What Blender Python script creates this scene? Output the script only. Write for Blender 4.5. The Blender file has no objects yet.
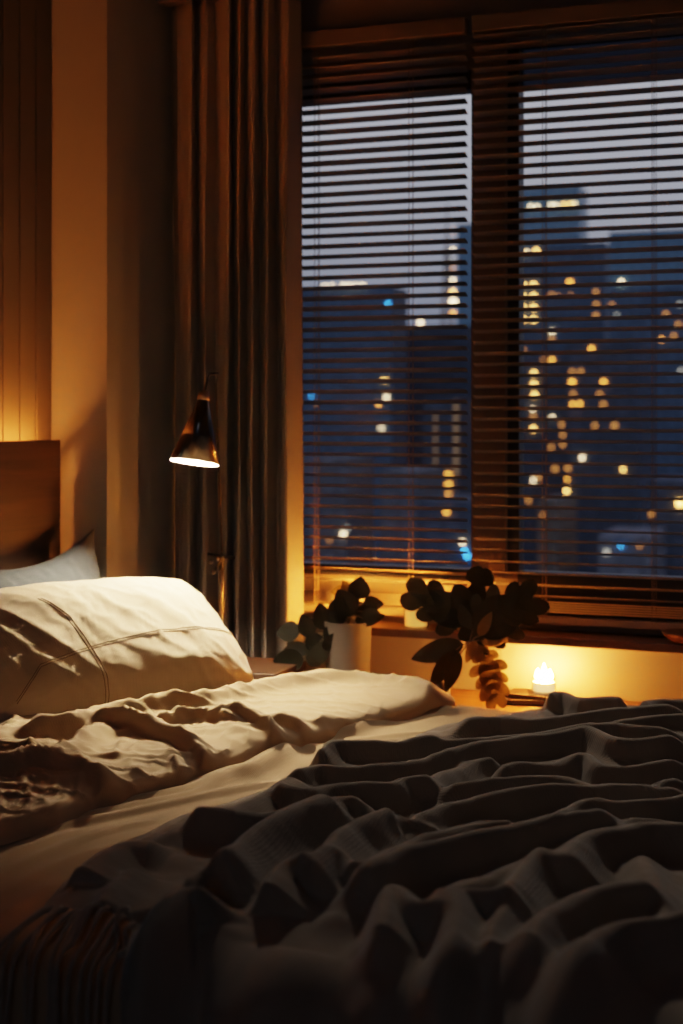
import bpy, bmesh, math, random
import numpy as np
from mathutils import Vector, Matrix, noise as mnoise

random.seed(7)
rng = np.random.default_rng(7)
scene = bpy.context.scene
COL = scene.collection

# ------------------------------------------------------------------ camera frame (used to measure places on real planes)
F = 1422.0
HZ = 412.0
CAMZ = 1.35
TH = math.radians(20.1)
FX, FY = -math.sin(TH), math.cos(TH)
RX, RY = math.cos(TH), math.sin(TH)


def _dir(px, py):
    r = (px - 341.5) / F
    u = (HZ - py) / F
    return FX + r * RX, FY + r * RY, u


def onZ(px, py, z):
    dx, dy, u = _dir(px, py)
    d = (z - CAMZ) / u
    return Vector((dx * d, dy * d, z))


def onY(px, py, Y):
    dx, dy, u = _dir(px, py)
    d = Y / dy
    return Vector((dx * d, Y, CAMZ + u * d))


# ------------------------------------------------------------------ helpers
def srgb(r, g, b):
    def f(c):
        c = c / 255.0
        return c / 12.92 if c <= 0.04045 else ((c + 0.055) / 1.055) ** 2.4
    return (f(r), f(g), f(b), 1.0)


def nodes_of(m):
    m.use_nodes = True
    nt = m.node_tree
    return nt, nt.nodes, nt.links


def mat(name, color, rough=0.6, metal=0.0, var=0.15, vscale=8.0, bump=0.0, bscale=200.0, sheen=0.0,
        trans=0.0, coat=0.0, stretch=(1, 1, 1), spec=0.5, emit=None, emit_s=0.0, sss=0.0):
    m = bpy.data.materials.new(name)
    nt, N, L = nodes_of(m)
    b = N['Principled BSDF']
    b.inputs['Roughness'].default_value = rough
    b.inputs['Metallic'].default_value = metal
    b.inputs['Specular IOR Level'].default_value = spec
    if sheen:
        b.inputs['Sheen Weight'].default_value = sheen
        b.inputs['Sheen Roughness'].default_value = 0.4
    if coat:
        b.inputs['Coat Weight'].default_value = coat
    if emit is not None:
        b.inputs['Emission Color'].default_value = emit
        b.inputs['Emission Strength'].default_value = emit_s
    if sss:
        b.inputs['Subsurface Weight'].default_value = sss
        b.inputs['Subsurface Radius'].default_value = (0.03, 0.015, 0.006)
    tc = N.new('ShaderNodeTexCoord')
    mp = N.new('ShaderNodeMapping')
    mp.inputs['Scale'].default_value = stretch
    L.new(tc.outputs['Object'], mp.inputs['Vector'])
    nz = N.new('ShaderNodeTexNoise')
    nz.inputs['Scale'].default_value = vscale
    nz.inputs['Detail'].default_value = 4
    L.new(mp.outputs['Vector'], nz.inputs['Vector'])
    rp = N.new('ShaderNodeValToRGB')
    c = color
    rp.color_ramp.elements[0].position = 0.3
    rp.color_ramp.elements[1].position = 0.7
    rp.color_ramp.elements[0].color = (c[0] * (1 - var), c[1] * (1 - var), c[2] * (1 - var), 1)
    rp.color_ramp.elements[1].color = (min(1, c[0] * (1 + var)), min(1, c[1] * (1 + var)), min(1, c[2] * (1 + var)), 1)
    L.new(nz.outputs['Fac'], rp.inputs['Fac'])
    L.new(rp.outputs['Color'], b.inputs['Base Color'])
    if bump:
        n2 = N.new('ShaderNodeTexNoise')
        n2.inputs['Scale'].default_value = bscale
        n2.inputs['Detail'].default_value = 3
        L.new(mp.outputs['Vector'], n2.inputs['Vector'])
        bp = N.new('ShaderNodeBump')
        bp.inputs['Strength'].default_value = bump
        bp.inputs['Distance'].default_value = 0.002
        L.new(n2.outputs['Fac'], bp.inputs['Height'])
        L.new(bp.outputs['Normal'], b.inputs['Normal'])
    if trans:
        t = N.new('ShaderNodeBsdfTranslucent')
        L.new(rp.outputs['Color'], t.inputs['Color'])
        mx = N.new('ShaderNodeMixShader')
        mx.inputs['Fac'].default_value = trans
        L.new(b.outputs['BSDF'], mx.inputs[1])
        L.new(t.outputs['BSDF'], mx.inputs[2])
        L.new(mx.outputs['Shader'], N['Material Output'].inputs['Surface'])
    return m


def wood(name, c1, c2, axis=1, scale=14.0, rough=0.45):
    m = bpy.data.materials.new(name)
    nt, N, L = nodes_of(m)
    b = N['Principled BSDF']
    b.inputs['Roughness'].default_value = rough
    tc = N.new('ShaderNodeTexCoord')
    mp = N.new('ShaderNodeMapping')
    s = [scale, scale, scale]
    s[axis] = scale * 0.06
    mp.inputs['Scale'].default_value = s
    L.new(tc.outputs['Object'], mp.inputs['Vector'])
    nz = N.new('ShaderNodeTexNoise')
    nz.inputs['Scale'].default_value = 1.6
    nz.inputs['Detail'].default_value = 6
    nz.inputs['Distortion'].default_value = 0.6
    L.new(mp.outputs['Vector'], nz.inputs['Vector'])
    rp = N.new('ShaderNodeValToRGB')
    rp.color_ramp.elements[0].position = 0.32
    rp.color_ramp.elements[1].position = 0.68
    rp.color_ramp.elements[0].color = c1
    rp.color_ramp.elements[1].color = c2
    L.new(nz.outputs['Fac'], rp.inputs['Fac'])
    L.new(rp.outputs['Color'], b.inputs['Base Color'])
    return m


def weave_mat(name, color, scale=900.0, strength=0.4, rough=0.9, sheen=0.3, var=0.2, vscale=6.0, trans=0.0, stretch=(1, 1, 1)):
    """woven cloth: two crossed wave bands as bump plus blotchy colour"""
    m = mat(name, color, rough=rough, var=var, vscale=vscale, sheen=sheen, trans=trans, stretch=stretch, spec=0.2)
    nt, N, L = nodes_of(m)
    b = N['Principled BSDF']
    tc = N.new('ShaderNodeTexCoord')
    hs = []
    for ax in ('X', 'Y'):
        w = N.new('ShaderNodeTexWave')
        w.wave_type = 'BANDS'
        w.bands_direction = ax
        w.inputs['Scale'].default_value = scale / 20.0
        w.inputs['Distortion'].default_value = 1.5
        w.inputs['Detail'].default_value = 1
        L.new(tc.outputs['Object'], w.inputs['Vector'])
        hs.append(w)
    ad = N.new('ShaderNodeMath')
    ad.operation = 'ADD'
    L.new(hs[0].outputs['Fac'], ad.inputs[0])
    L.new(hs[1].outputs['Fac'], ad.inputs[1])
    bp = N.new('ShaderNodeBump')
    bp.inputs['Strength'].default_value = strength
    bp.inputs['Distance'].default_value = 0.0015
    L.new(ad.outputs[0], bp.inputs['Height'])
    L.new(bp.outputs['Normal'], b.inputs['Normal'])
    return m


def emis(name, color, strength):
    m = bpy.data.materials.new(name)
    nt, N, L = nodes_of(m)
    N.remove(N['Principled BSDF'])
    e = N.new('ShaderNodeEmission')
    e.inputs['Color'].default_value = color
    e.inputs['Strength'].default_value = strength
    L.new(e.outputs['Emission'], N['Material Output'].inputs['Surface'])
    return m


def glass_mat(name, tint=(1, 1, 1, 1), refl=0.06, rough=0.02):
    """thin clear glass: see-through with a view-dependent mirror part"""
    m = bpy.data.materials.new(name)
    nt, N, L = nodes_of(m)
    N.remove(N['Principled BSDF'])
    t = N.new('ShaderNodeBsdfTransparent')
    t.inputs['Color'].default_value = tint
    g = N.new('ShaderNodeBsdfGlossy')
    g.inputs['Roughness'].default_value = rough
    lw = N.new('ShaderNodeFresnel')
    lw.inputs['IOR'].default_value = 1.35
    ml = N.new('ShaderNodeMath')
    ml.operation = 'MULTIPLY'
    ml.inputs[1].default_value = refl / 0.04
    ml.use_clamp = True
    L.new(lw.outputs['Fac'], ml.inputs[0])
    mx = N.new('ShaderNodeMixShader')
    L.new(ml.outputs[0], mx.inputs['Fac'])
    L.new(t.outputs['BSDF'], mx.inputs[1])
    L.new(g.outputs['BSDF'], mx.inputs[2])
    L.new(mx.outputs['Shader'], N['Material Output'].inputs['Surface'])
    return m


def link(name, me, m=None, parent=None, smooth=False):
    o = bpy.data.objects.new(name, me)
    COL.objects.link(o)
    if m is not None:
        me.materials.append(m)
    if smooth:
        me.polygons.foreach_set('use_smooth', [True] * len(me.polygons))
    if parent is not None:
        o.parent = parent
        o.matrix_parent_inverse = Matrix.Translation(-parent.location)
    return o


def tag(o, label=None, cat=None, group=None, kind=None):
    if label:
        o['label'] = label
    if cat:
        o['category'] = cat
    if group:
        o['group'] = group
    if kind:
        o['kind'] = kind
    return o


def thing(name, label, cat, loc=(0, 0, 0), group=None):
    o = bpy.data.objects.new(name, None)
    o.empty_display_size = 0.05
    COL.objects.link(o)
    o.location = loc
    return tag(o, label, cat, group)


def mesh(verts, faces, name='m'):
    me = bpy.data.meshes.new(name)
    me.from_pydata([tuple(v) for v in verts], [], [tuple(f) for f in faces])
    me.update()
    return me


class MB:
    """collects simple solids into one mesh"""
    def __init__(self):
        self.v, self.f = [], []

    def box(self, x0, x1, y0, y1, z0, z1):
        n = len(self.v)
        self.v += [(x0, y0, z0), (x1, y0, z0), (x1, y1, z0), (x0, y1, z0), (x0, y0, z1), (x1, y0, z1), (x1, y1, z1), (x0, y1, z1)]
        self.f += [tuple(n + i for i in q) for q in ((0, 3, 2, 1), (4, 5, 6, 7), (0, 1, 5, 4), (1, 2, 6, 5), (2, 3, 7, 6), (3, 0, 4, 7))]
        return self

    def tube(self, pts, radii, seg=10, cap=True):
        pts = [Vector(p) for p in pts]
        if not hasattr(radii, '__len__'):
            radii = [radii] * len(pts)
        n0 = len(self.v)
        ref = None
        for i, p in enumerate(pts):
            a = pts[max(0, i - 1)]
            b = pts[min(len(pts) - 1, i + 1)]
            t = (b - a).normalized()
            if ref is None:
                ref = t.orthogonal().normalized()
            else:
                ref = (ref - t * ref.dot(t)).normalized()
            bi = t.cross(ref)
            for k in range(seg):
                an = 2 * math.pi * k / seg
                self.v.append(tuple(p + (ref * math.cos(an) + bi * math.sin(an)) * radii[i]))
        for i in range(len(pts) - 1):
            for k in range(seg):
                a = n0 + i * seg + k
                b = n0 + i * seg + (k + 1) % seg
                self.f.append((a, b, b + seg, a + seg))
        if cap:
            self.f.append(tuple(n0 + k for k in reversed(range(seg))))
            e = n0 + (len(pts) - 1) * seg
            self.f.append(tuple(e + k for k in range(seg)))
        return self

    def lathe(self, prof, c, seg=32, axis=None):
        """prof: list of (r, h) turned about axis through c"""
        ax = Vector(axis).normalized() if axis is not None else Vector((0, 0, 1))
        e1 = ax.orthogonal().normalized()
        e2 = ax.cross(e1)
        c = Vector(c)
        n0 = len(self.v)
        for r, h in prof:
            for k in range(seg):
                an = 2 * math.pi * k / seg
                self.v.append(tuple(c + ax * h + (e1 * math.cos(an) + e2 * math.sin(an)) * max(r, 1e-5)))
        for i in range(len(prof) - 1):
            for k in range(seg):
                a = n0 + i * seg + k
                b = n0 + i * seg + (k + 1) % seg
                self.f.append((a, b, b + seg, a + seg))
        return self

    def build(self, name, m, parent=None, smooth=False, bevel=0.0, auto=False):
        me = mesh(self.v, self.f, name)
        o = link(name, me, m, parent, smooth)
        if bevel:
            bm = bmesh.new()
            bm.from_mesh(me)
            bmesh.ops.bevel(bm, geom=list(bm.edges), offset=bevel, segments=3, profile=0.7, affect='EDGES')
            bm.to_mesh(me)
            bm.free()
            me.polygons.foreach_set('use_smooth', [True] * len(me.polygons))
            if hasattr(me, 'set_sharp_from_angle'):
                me.set_sharp_from_angle(angle=math.radians(50))
        elif auto:
            me.polygons.foreach_set('use_smooth', [True] * len(me.polygons))
            me.set_sharp_from_angle(angle=math.radians(40))
        return o


def grid_mesh(P, name='g', close_u=False):
    """P: array (n, m, 3)"""
    n, m = P.shape[:2]
    v = P.reshape(-1, 3)
    idx = np.arange(n * m).reshape(n, m)
    f = np.stack([idx[:-1, :-1], idx[1:, :-1], idx[1:, 1:], idx[:-1, 1:]], -1).reshape(-1, 4)
    me = bpy.data.meshes.new(name)
    me.from_pydata(v.tolist(), [], f.tolist())
    me.update()
    return me


def smooth01(x):
    x = np.clip(x, 0, 1)
    return x * x * (3 - 2 * x)


# ---- numpy value noise
_T = rng.random((64, 64))


def vnoise(x, y):
    xi = np.floor(x).astype(int)
    yi = np.floor(y).astype(int)
    fx = x - xi
    fy = y - yi
    fx = fx * fx * fx * (fx * (fx * 6 - 15) + 10)
    fy = fy * fy * fy * (fy * (fy * 6 - 15) + 10)
    a = _T[xi % 64, yi % 64]
    b = _T[(xi + 1) % 64, yi % 64]
    c = _T[xi % 64, (yi + 1) % 64]
    d = _T[(xi + 1) % 64, (yi + 1) % 64]
    return (a * (1 - fx) + b * fx) * (1 - fy) + (c * (1 - fx) + d * fx) * fy - 0.5


def fbm(x, y, o=3):
    s = 0
    a = 1
    for k in range(o):
        s = s + a * vnoise(x * 2 ** k + 7.3 * k, y * 2 ** k + 3.1 * k)
        a *= 0.5
    return s


def crease(x, y):
    """sharp-ridged noise in 0..1"""
    n = np.abs(vnoise(x, y)) * 2
    return (1 - n) ** 3


def ridges(X, Y, polys, z, p=3.0, taper=0.2, shear=0.0):
    """height of folds along crest lines. polys: (points in px, A, w_near, w_far)"""
    acc = np.zeros_like(X)
    for pts, A, wn, wf in polys:
        q = [onZ(a, b, z) for a, b in pts]
        # resample with catmull-rom
        dens = []
        for i in range(len(q) - 1):
            p0 = q[max(i - 1, 0)]
            p1, p2 = q[i], q[i + 1]
            p3 = q[min(i + 2, len(q) - 1)]
            for t in (0, 0.25, 0.5, 0.75):
                dens.append(0.5 * (2 * p1 + (p2 - p0) * t + (2 * p0 - 5 * p1 + 4 * p2 - p3) * t * t + (3 * p1 - p0 - 3 * p2 + p3) * t ** 3))
        dens.append(q[-1])
        P = np.array([(v.x, v.y + shear * A) for v in dens])
        seg = P[1:] - P[:-1]
        ln = np.hypot(seg[:, 0], seg[:, 1]) + 1e-9
        cum = np.concatenate([[0], np.cumsum(ln)])
        tot = cum[-1]
        mg = 3 * max(wn, wf)
        sel = (X > P[:, 0].min() - mg) & (X < P[:, 0].max() + mg) & (Y > P[:, 1].min() - mg) & (Y < P[:, 1].max() + mg)
        xs, ys = X[sel], Y[sel]
        best = np.full(xs.shape, 1e9)
        sgn = np.zeros(xs.shape)
        arc = np.zeros(xs.shape)
        for i in range(len(seg)):
            rx, ry = xs - P[i, 0], ys - P[i, 1]
            t = np.clip((rx * seg[i, 0] + ry * seg[i, 1]) / ln[i] ** 2, 0, 1)
            dx, dy = rx - t * seg[i, 0], ry - t * seg[i, 1]
            d = np.hypot(dx, dy)
            k = d < best
            best = np.where(k, d, best)
            s = (rx * seg[i, 1] - ry * seg[i, 0]) / ln[i]
            sgn = np.where(k, s, sgn)
            arc = np.where(k, cum[i] + t * ln[i], arc)
        m = smooth01(sgn / (0.5 * min(wn, wf)) * 0.5 + 0.5)
        w = wf * (1 - m) + wn * m
        tp = smooth01(arc / tot / taper) * smooth01((1 - arc / tot) / taper)
        tp = 0.25 + 0.75 * tp
        h = A * tp * np.exp(-(best / w) ** 2)
        acc[sel] += np.maximum(h, 0) ** p
    return acc ** (1 / p)


# ------------------------------------------------------------------ materials
M = {}
M['plaster'] = mat('warm grey plaster', srgb(146, 150, 154), rough=0.85, var=0.06, vscale=3, bump=0.15, bscale=60)
M['ceiling'] = mat('dark grey ceiling paint', srgb(84, 88, 94), rough=0.9, var=0.05)
M['far_wall'] = mat('taupe plaster', srgb(150, 144, 136), rough=0.85, var=0.05, vscale=3, bump=0.1, bscale=60)
M['panel'] = mat('grey green painted board', srgb(92, 88, 80), rough=0.6, var=0.06, vscale=5)
M['floor'] = wood('oak floor', srgb(70, 48, 32), srgb(96, 68, 46), axis=0, scale=10)
M['headboard'] = wood('walnut headboard', srgb(40, 26, 16), srgb(78, 52, 32), axis=1, scale=16)
M['dark_wood'] = wood('dark brown wood', srgb(48, 32, 22), srgb(74, 50, 34), axis=0, scale=14)
M['ledge_wood'] = wood('honey oak', srgb(140, 95, 55), srgb(185, 135, 85), axis=0, scale=12)
M['sill'] = mat('dark brown sill paint', srgb(78, 56, 40), rough=0.5, var=0.08)
M['frame'] = mat('taupe window frame', srgb(140, 120, 100), rough=0.5, spec=.25, var=0.05)
M['frame_dark'] = mat('dark gasket and painted shade', srgb(28, 27, 28), rough=0.5, var=0.05)
M['frame_blue'] = mat('blue grey upper frame', srgb(58, 62, 74), rough=0.4, var=0.05)
M['slat'] = mat('pale brown slat', srgb(170, 152, 134), rough=0.45, var=0.06, vscale=3)
M['cord'] = mat('tan cord', srgb(150, 120, 90), rough=0.8, var=0.05)
M['curtain'] = weave_mat('brown grey curtain cloth', srgb(172, 165, 154), scale=1400, strength=0.15, trans=0.12, sheen=0.1, var=0.08)
M['linen'] = weave_mat('cream linen', srgb(212, 190, 158), scale=1500, strength=0.08, trans=0.06, sheen=0.15, var=0.06)
M['linen_duvet'] = weave_mat('beige linen', srgb(184, 156, 122), scale=1500, strength=0.08, trans=0.04, sheen=0.15, var=0.07)
M['sheet'] = weave_mat('beige cotton', srgb(160, 132, 100), scale=1500, strength=0.15, sheen=0.1, var=0.06)
M['seam'] = mat('brown seam stitching', srgb(140, 114, 84), rough=0.9, var=0.1)
M['grey_pillow'] = weave_mat('blue grey cotton', srgb(64, 71, 77), scale=1300, strength=0.2, sheen=0.15, var=0.06)
M['blanket'] = weave_mat('charcoal wool', srgb(134, 122, 108), scale=1500, strength=0.25, sheen=0.25, var=0.12, vscale=10)
M['tassel'] = mat('charcoal wool yarn', srgb(134, 122, 108), rough=0.9, var=0.2, vscale=60, bump=0.5, bscale=400, sheen=0.3)
M['base_cloth'] = mat('dark bed base cloth', srgb(48, 44, 40), rough=0.9, var=0.1)
M['mattress'] = mat('mattress ticking', srgb(170, 160, 148), rough=0.9, var=0.05)
M['black_metal'] = mat('black metal', srgb(34, 31, 29), rough=0.35, metal=0.9, var=0.05)
M['shade_out'] = mat('dark polished metal', srgb(120, 112, 104), rough=0.16, metal=1.0, var=0.03)
M['shade_in'] = mat('white enamel', srgb(245, 238, 225), rough=0.6, var=0.01)
M['brushed'] = mat('brushed nickel', srgb(170, 150, 125), rough=0.35, metal=1.0, var=0.2, vscale=90, stretch=(1, 1, 6))
M['bulb'] = emis('warm bulb', (1.0, 0.74, 0.46, 1), 7800)
M['led'] = emis('amber light strip', (1.0, 0.22, 0.028, 1), 185.0)
M['flame'] = emis('candle flame', (1.0, 0.265, 0.035, 1), 2000.0)
M['flame_soft'] = emis('small candle flame', (1.0, 0.265, 0.03, 1), 1600.0)
M['wax'] = mat('cream wax', srgb(240, 205, 150), rough=0.5, var=0.04, emit=(1.0, 0.42, 0.08, 1), emit_s=0.9)  # emission stands in for flame light soaking through the wax
M['wax_bright'] = mat('glowing cream wax', srgb(245, 215, 165), rough=0.5, var=0.04, emit=(1.0, 0.55, 0.2, 1), emit_s=2.2)  # same stand-in glow, stronger for the brightest candle
M['glass'] = glass_mat('clear window glass', (0.96, 0.97, 1.0, 1), 0.03)
M['smoked'] = glass_mat('smoked glass', (.095, .105, .135, 1), 0.02)
M['jar_glass'] = glass_mat('clear jar glass', (1.0, 0.95, 0.88, 1), 0.012)
M['wick'] = mat('burnt wick', srgb(25, 18, 14), rough=0.9, var=0.1)
M['pot'] = mat('pale grey ceramic', srgb(84, 80, 76), rough=0.6, var=0.1, vscale=10)
M['vase'] = mat('dark stoneware', srgb(40, 34, 28), rough=0.4, var=0.2)
M['soil'] = mat('potting soil', srgb(40, 28, 20), rough=1.0, var=0.3, vscale=60, bump=1.0, bscale=120)
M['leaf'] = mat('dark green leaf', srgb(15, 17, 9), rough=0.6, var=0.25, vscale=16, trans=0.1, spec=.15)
M['leaf_lit'] = mat('candlelit leaf', srgb(92, 76, 36), rough=0.5, var=0.25, vscale=16, trans=0.3, spec=.3)  # lit copy of the leaf material, candle glow put into its colour
M['stem'] = mat('green brown stem', srgb(60, 52, 30), rough=0.6, var=0.2)
M['book_dark'] = mat('dark brown book cloth', srgb(52, 36, 26), rough=0.7, var=0.1)
M['paper'] = mat('page edges', srgb(205, 180, 140), rough=0.9, var=0.1, vscale=200, stretch=(1, 1, 20))
M['bowl'] = wood('turned brown wood', srgb(92, 58, 30), srgb(128, 84, 44), axis=0, scale=30)
M['chrome'] = mat('steel', srgb(180, 175, 168), rough=0.25, metal=1.0, var=0.03)

# ------------------------------------------------------------------ the room
XL = -2.320          # headboard wall
XP = -2.119          # pillar face
YP = 3.75            # pillar return
YW = 4.20            # window wall
XR, YN, ZC = 2.2, -1.6, 2.70


def struct(name, mb, m, parent=None, bevel=0.0):
    o = mb.build(name, m, parent, bevel=bevel)
    if parent is None:
        o['kind'] = 'structure'
    return o


struct('floor', MB().box(XL - .12, XR + .12, YN - .12, YW + .15, -0.1, 0.0), M['floor'])
struct('ceiling', MB().box(XL - .12, XR + .12, YN - .12, YW + .15, ZC, ZC + .1), M['ceiling'])
struct('wall_left', MB().box(XL - .12, XL, YN - .12, YW + .15, 0, ZC), M['plaster'])
struct('wall_right', MB().box(XR, XR + .12, YN - .12, YW + .15, 0, ZC), M['plaster'])
wn_ = MB().box(XL, -.55, YN - .12, YN, 0, ZC).box(.75, XR, YN - .12, YN, 0, ZC)
wn_.box(-.55, .75, YN - .12, YN, 0, .75).box(-.55, .75, YN - .12, YN, 2.45, ZC)
struct('wall_near', wn_, M['plaster'])
w2 = thing('added_fill_window', 'unseen window added in the wall behind the viewpoint for soft fill', 'window', (.1, YN - .06, .75))  # window and its opening are added to let in soft ambient fill
w2['kind'] = 'structure'
MB().box(-.55, .75, YN - .08, YN - .04, .75, .81).box(-.55, .75, YN - .08, YN - .04, 2.39, 2.45).box(-.55, -.49, YN - .08, YN - .04, .81, 2.39).box(.69, .75, YN - .08, YN - .04, .81, 2.39).build('window_frame', M['frame'], w2)
MB().box(-.49, .69, YN - .063, YN - .058, .81, 2.39).build('glass_pane', M['glass'], w2)
struct('wall_pillar', MB().box(XL, XP, YP, YW, 0, ZC), M['plaster'])
# window wall with its opening
WX0, WX1, WZ0, WZ1 = -1.80, 0.62, 0.70, 2.475
wf = MB()
wf.box(XP, WX0, YW, YW + .15, 0, ZC).box(WX1, XR, YW, YW + .15, 0, ZC)
wf.box(WX0, WX1, YW, YW + .15, 0, WZ0).box(WX0, WX1, YW, YW + .15, WZ1, ZC)
struct('wall_far', wf, M['far_wall'])
# vertical boards on the headboard wall
struct('wall_groove_shade', MB().box(XL, XL + .003, 1.0, 3.745, .02, ZC - .002), M['frame_dark'])  # dark sheet added to put shade into the grooves between boards
pb = MB()
yb = 3.743
while yb > 1.0:
    pb.box(XL + .003, XL + .014, yb - .0805, yb, 0.02, ZC - .002)
    yb -= .0872
struct('trim_1', pb, M['panel'], bevel=0.002)['label'] = 'grey vertical board panelling behind the headboard'

# ------------------------------------------------------------------ window
GZ0, GZ1 = 0.865, 2.34
XM0, XM1, XMS = -1.119, -0.976, -1.012
win = thing('window_1', 'wide two pane window with taupe frame looking over the city at dusk', 'window', (-0.6, 4.25, WZ0))
win['kind'] = 'structure'
fr = MB()
fr.box(WX0, WX1, 4.215, 4.30, WZ0, GZ0).box(WX0, WX0 + .05, 4.215, 4.30, GZ0, GZ1).box(WX1 - .05, WX1, 4.215, 4.30, GZ0, GZ1)
fr.box(XM0, XMS, 4.208, 4.30, GZ0, WZ1)
fr.box(WX0, XM0, 4.215, 4.30, GZ1 + .06, WZ1)
fr.build('window_frame', M['frame'], win, bevel=0.003)
MB().box(WX0 + .05, XM0, 4.235, 4.30, GZ1, GZ1 + .06).build('upper_gasket', M['frame_dark'], win)
MB().box(XMS, XM1, 4.235, 4.30, GZ0, WZ1).build('sash_edge', M['frame_dark'], win)
MB().box(XM1, WX1, 4.262, 4.268, GZ1, WZ1).build('smoked_transom', M['smoked'], win)
MB().box(XM1, WX1 - .05, 4.2135, 4.22, WZ0 + .03, GZ0 - .02).build('lower_panel', M['frame_dark'], win)
MB().box(WX0 + .05, XM0, 4.262, 4.268, GZ0, GZ1).build('glass_pane', M['glass'], win)
MB().box(XM1, WX1 - .05, 4.262, 4.268, GZ0, GZ1).build('glass_pane', M['glass'], win)
MB().box(WX0 + .02, XM0, 4.2125, 4.262, GZ0 - .03, GZ0 + .004).box(XM1, WX1 - .02, 4.2125, 4.262, GZ0 - .03, GZ0 + .004).build('lower_shade_strip', M['frame_dark'], win)  # dark strip added so the sky-lit ledge of the frame looks shaded
hd = MB().box(-1.085, -1.065, 4.196, 4.208, 1.33, 1.44)
hd.build('window_handle', M['frame'], win, bevel=0.003)
sill = MB().box(-1.585, 0.75, 4.06, 4.20, .675, .70).build('trim_2', M['sill'], None, bevel=0.004)
sill['kind'] = 'structure'
sill['label'] = 'dark brown window sill above the candlelit wall'

# ------------------------------------------------------------------ blinds
YB = 4.165


def make_blind(x0, x1, cords, label, z0, pitch, tl):
    t = thing('window_blind', label, 'window blind', ((x0 + x1) / 2, YB, .705), 'venetian blinds hanging side by side in the window')
    MB().box(x0, x1, YB - .022, YB + .022, 2.492, 2.54).build('headrail', M['frame'], t, bevel=0.003)
    verts, faces = [], []
    tilt = math.radians(tl)
    w = .037

    def slat(zc, ti, jit):
        n0 = len(verts)
        K = 6
        for xe in (x0, x1):
            for k in range(K + 1):
                s = -0.5 + k / K
                arch = .0022 * (1 - (2 * s) ** 2)
                yy = s * w
                c, sn = math.cos(ti), math.sin(ti)
                # room edge higher than the outer edge
                verts.append((xe, YB + yy * c + arch * sn, zc - yy * sn + arch * c + jit * (1 if xe == x1 else -1)))
        for k in range(K):
            a = n0 + k
            faces.append((a, a + 1, a + K + 2, a + K + 1))
    z = z0 + pitch * math.floor((2.478 - z0) / pitch)
    while z > .795:
        slat(z, tilt + random.uniform(-.03, .03), random.uniform(-.0008, .0008))
        z -= pitch
    z = .786
    while z > .752:
        slat(z, 0.03, 0)
        z -= .007
    me = mesh(verts, faces, 'slats')
    o = link('slats', me, M['slat'], t, smooth=True)
    sol = o.modifiers.new('thick', 'SOLIDIFY')
    sol.thickness = .0006
    MB().box(x0, x1, YB - .019, YB + .019, .724, .746).build('bottom_rail', M['slat'], t, bevel=0.004)
    for cx in cords:
        c = MB()
        for dx, yy in ((0, YB - .021), (.0, YB + .021)):
            c.tube([(cx + dx, yy, 2.495), (cx + dx, yy, .74)], .0011, 5)
        c.tube([(cx + .012, YB - .0205, 2.495), (cx + .012, YB - .0205, .74)], .0009, 5)
        c.build('ladder_cord', M['cord'], t)
    return t


make_blind(-1.66, -1.122, [onY(317, 300, YB).x, onY(411, 300, YB).x], 'left venetian blind beside the curtain, lit orange near its bottom', 2.290, .0325, 17)
bl = make_blind(-1.10, 0.66, [onY(544, 300, YB).x, onY(653, 300, YB).x, onY(800, 300, YB).x], 'wider right venetian blind hanging in front of the mullion', 2.312, .0328, 14)

# ------------------------------------------------------------------ curtain
fold_px = [(176, 1), (181, 0), (190, 1), (197, 0), (205, 1), (217, 0), (228, 1), (233.5, 0), (239, 1), (246, 0), (253, 1), (260, 0), (267, 1), (277, 0), (286, 1), (303, 0)]
cp = []
for px, c in fold_px:
    yy = 4.035 if c else 4.125
    yy += random.uniform(-.012, .012)
    yy = {176: 4.185, 303: 4.134, 286: 4.03}.get(px, yy)
    cp.append((onY(px, 412, yy).x, yy))
nz_, nf = 60, 12
rows = []
zs = np.linspace(0.015, 2.655, nz_)
for z in zs:
    row = []
    t = z / 2.655
    amp = 1.0 - 0.35 * t ** 3
    for i in range(len(cp) - 1):
        for k in range(nf):
            s = k / nf
            e = s * s * (3 - 2 * s)
            x = cp[i][0] * (1 - s) + cp[i + 1][0] * s
            y = cp[i][1] * (1 - e) + cp[i + 1][1] * e
            y = 4.085 + (y - 4.085) * amp
            x += .006 * math.sin(3.1 * z + i * 1.3) * (1 - t) * (0 if i == 0 else 1)
            row.append((x, y + .004 * math.sin(5 * z + 2 * i), z))
    row.append((cp[-1][0], 4.085 + (cp[-1][1] - 4.085) * amp, z))
    rows.append(row)
cur = thing('curtain', 'full length brown grey curtain hanging in folds left of the window', 'curtain', (-1.85, 4.08, 0))
co = link('drape', grid_mesh(np.array(rows)[:, ::-1], 'drape'), M['curtain'], cur, smooth=True)
sm = co.modifiers.new('thick', 'SOLIDIFY')
sm.thickness = .0025
MB().box(-2.11, -1.55, 4.06, 4.11, 2.655, 2.70).build('curtain_track', M['frame'], cur)

# ------------------------------------------------------------------ bed
YE0, YE1 = 1.78, 3.70        # mattress edges
XB0, XB1 = -2.212, -0.12
bed = thing('bed', 'wide bed with a tall plain walnut headboard and dark base', 'bed', (-1.2, 2.74, 0))
MB().box(-2.236, -2.217, 1.45, 3.650, .12, 1.269).build('headboard', M['headboard'], bed, bevel=0.003)
MB().box(XB0, XB1, YE0 + .02, YE1 - .02, .10, .29).build('bed_base', M['base_cloth'], bed, bevel=0.02)
for xx in (XB0 + .1, XB1 - .1):
    for yy in (YE0 + .12, YE1 - .12):
        MB().lathe([(0, 0), (.02, 0), (.028, .10), (0, .10)], (xx, yy, 0), 16).build('leg', M['dark_wood'], bed)
mt = MB().box(XB0, XB1, YE0 + .012, YE1 - .012, .292, .552).build('mattress', M['mattress'], None, bevel=0.035)
tag(mt, 'thick pale mattress lying on the bed base under the sheet', 'mattress')
ls = MB()
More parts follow.
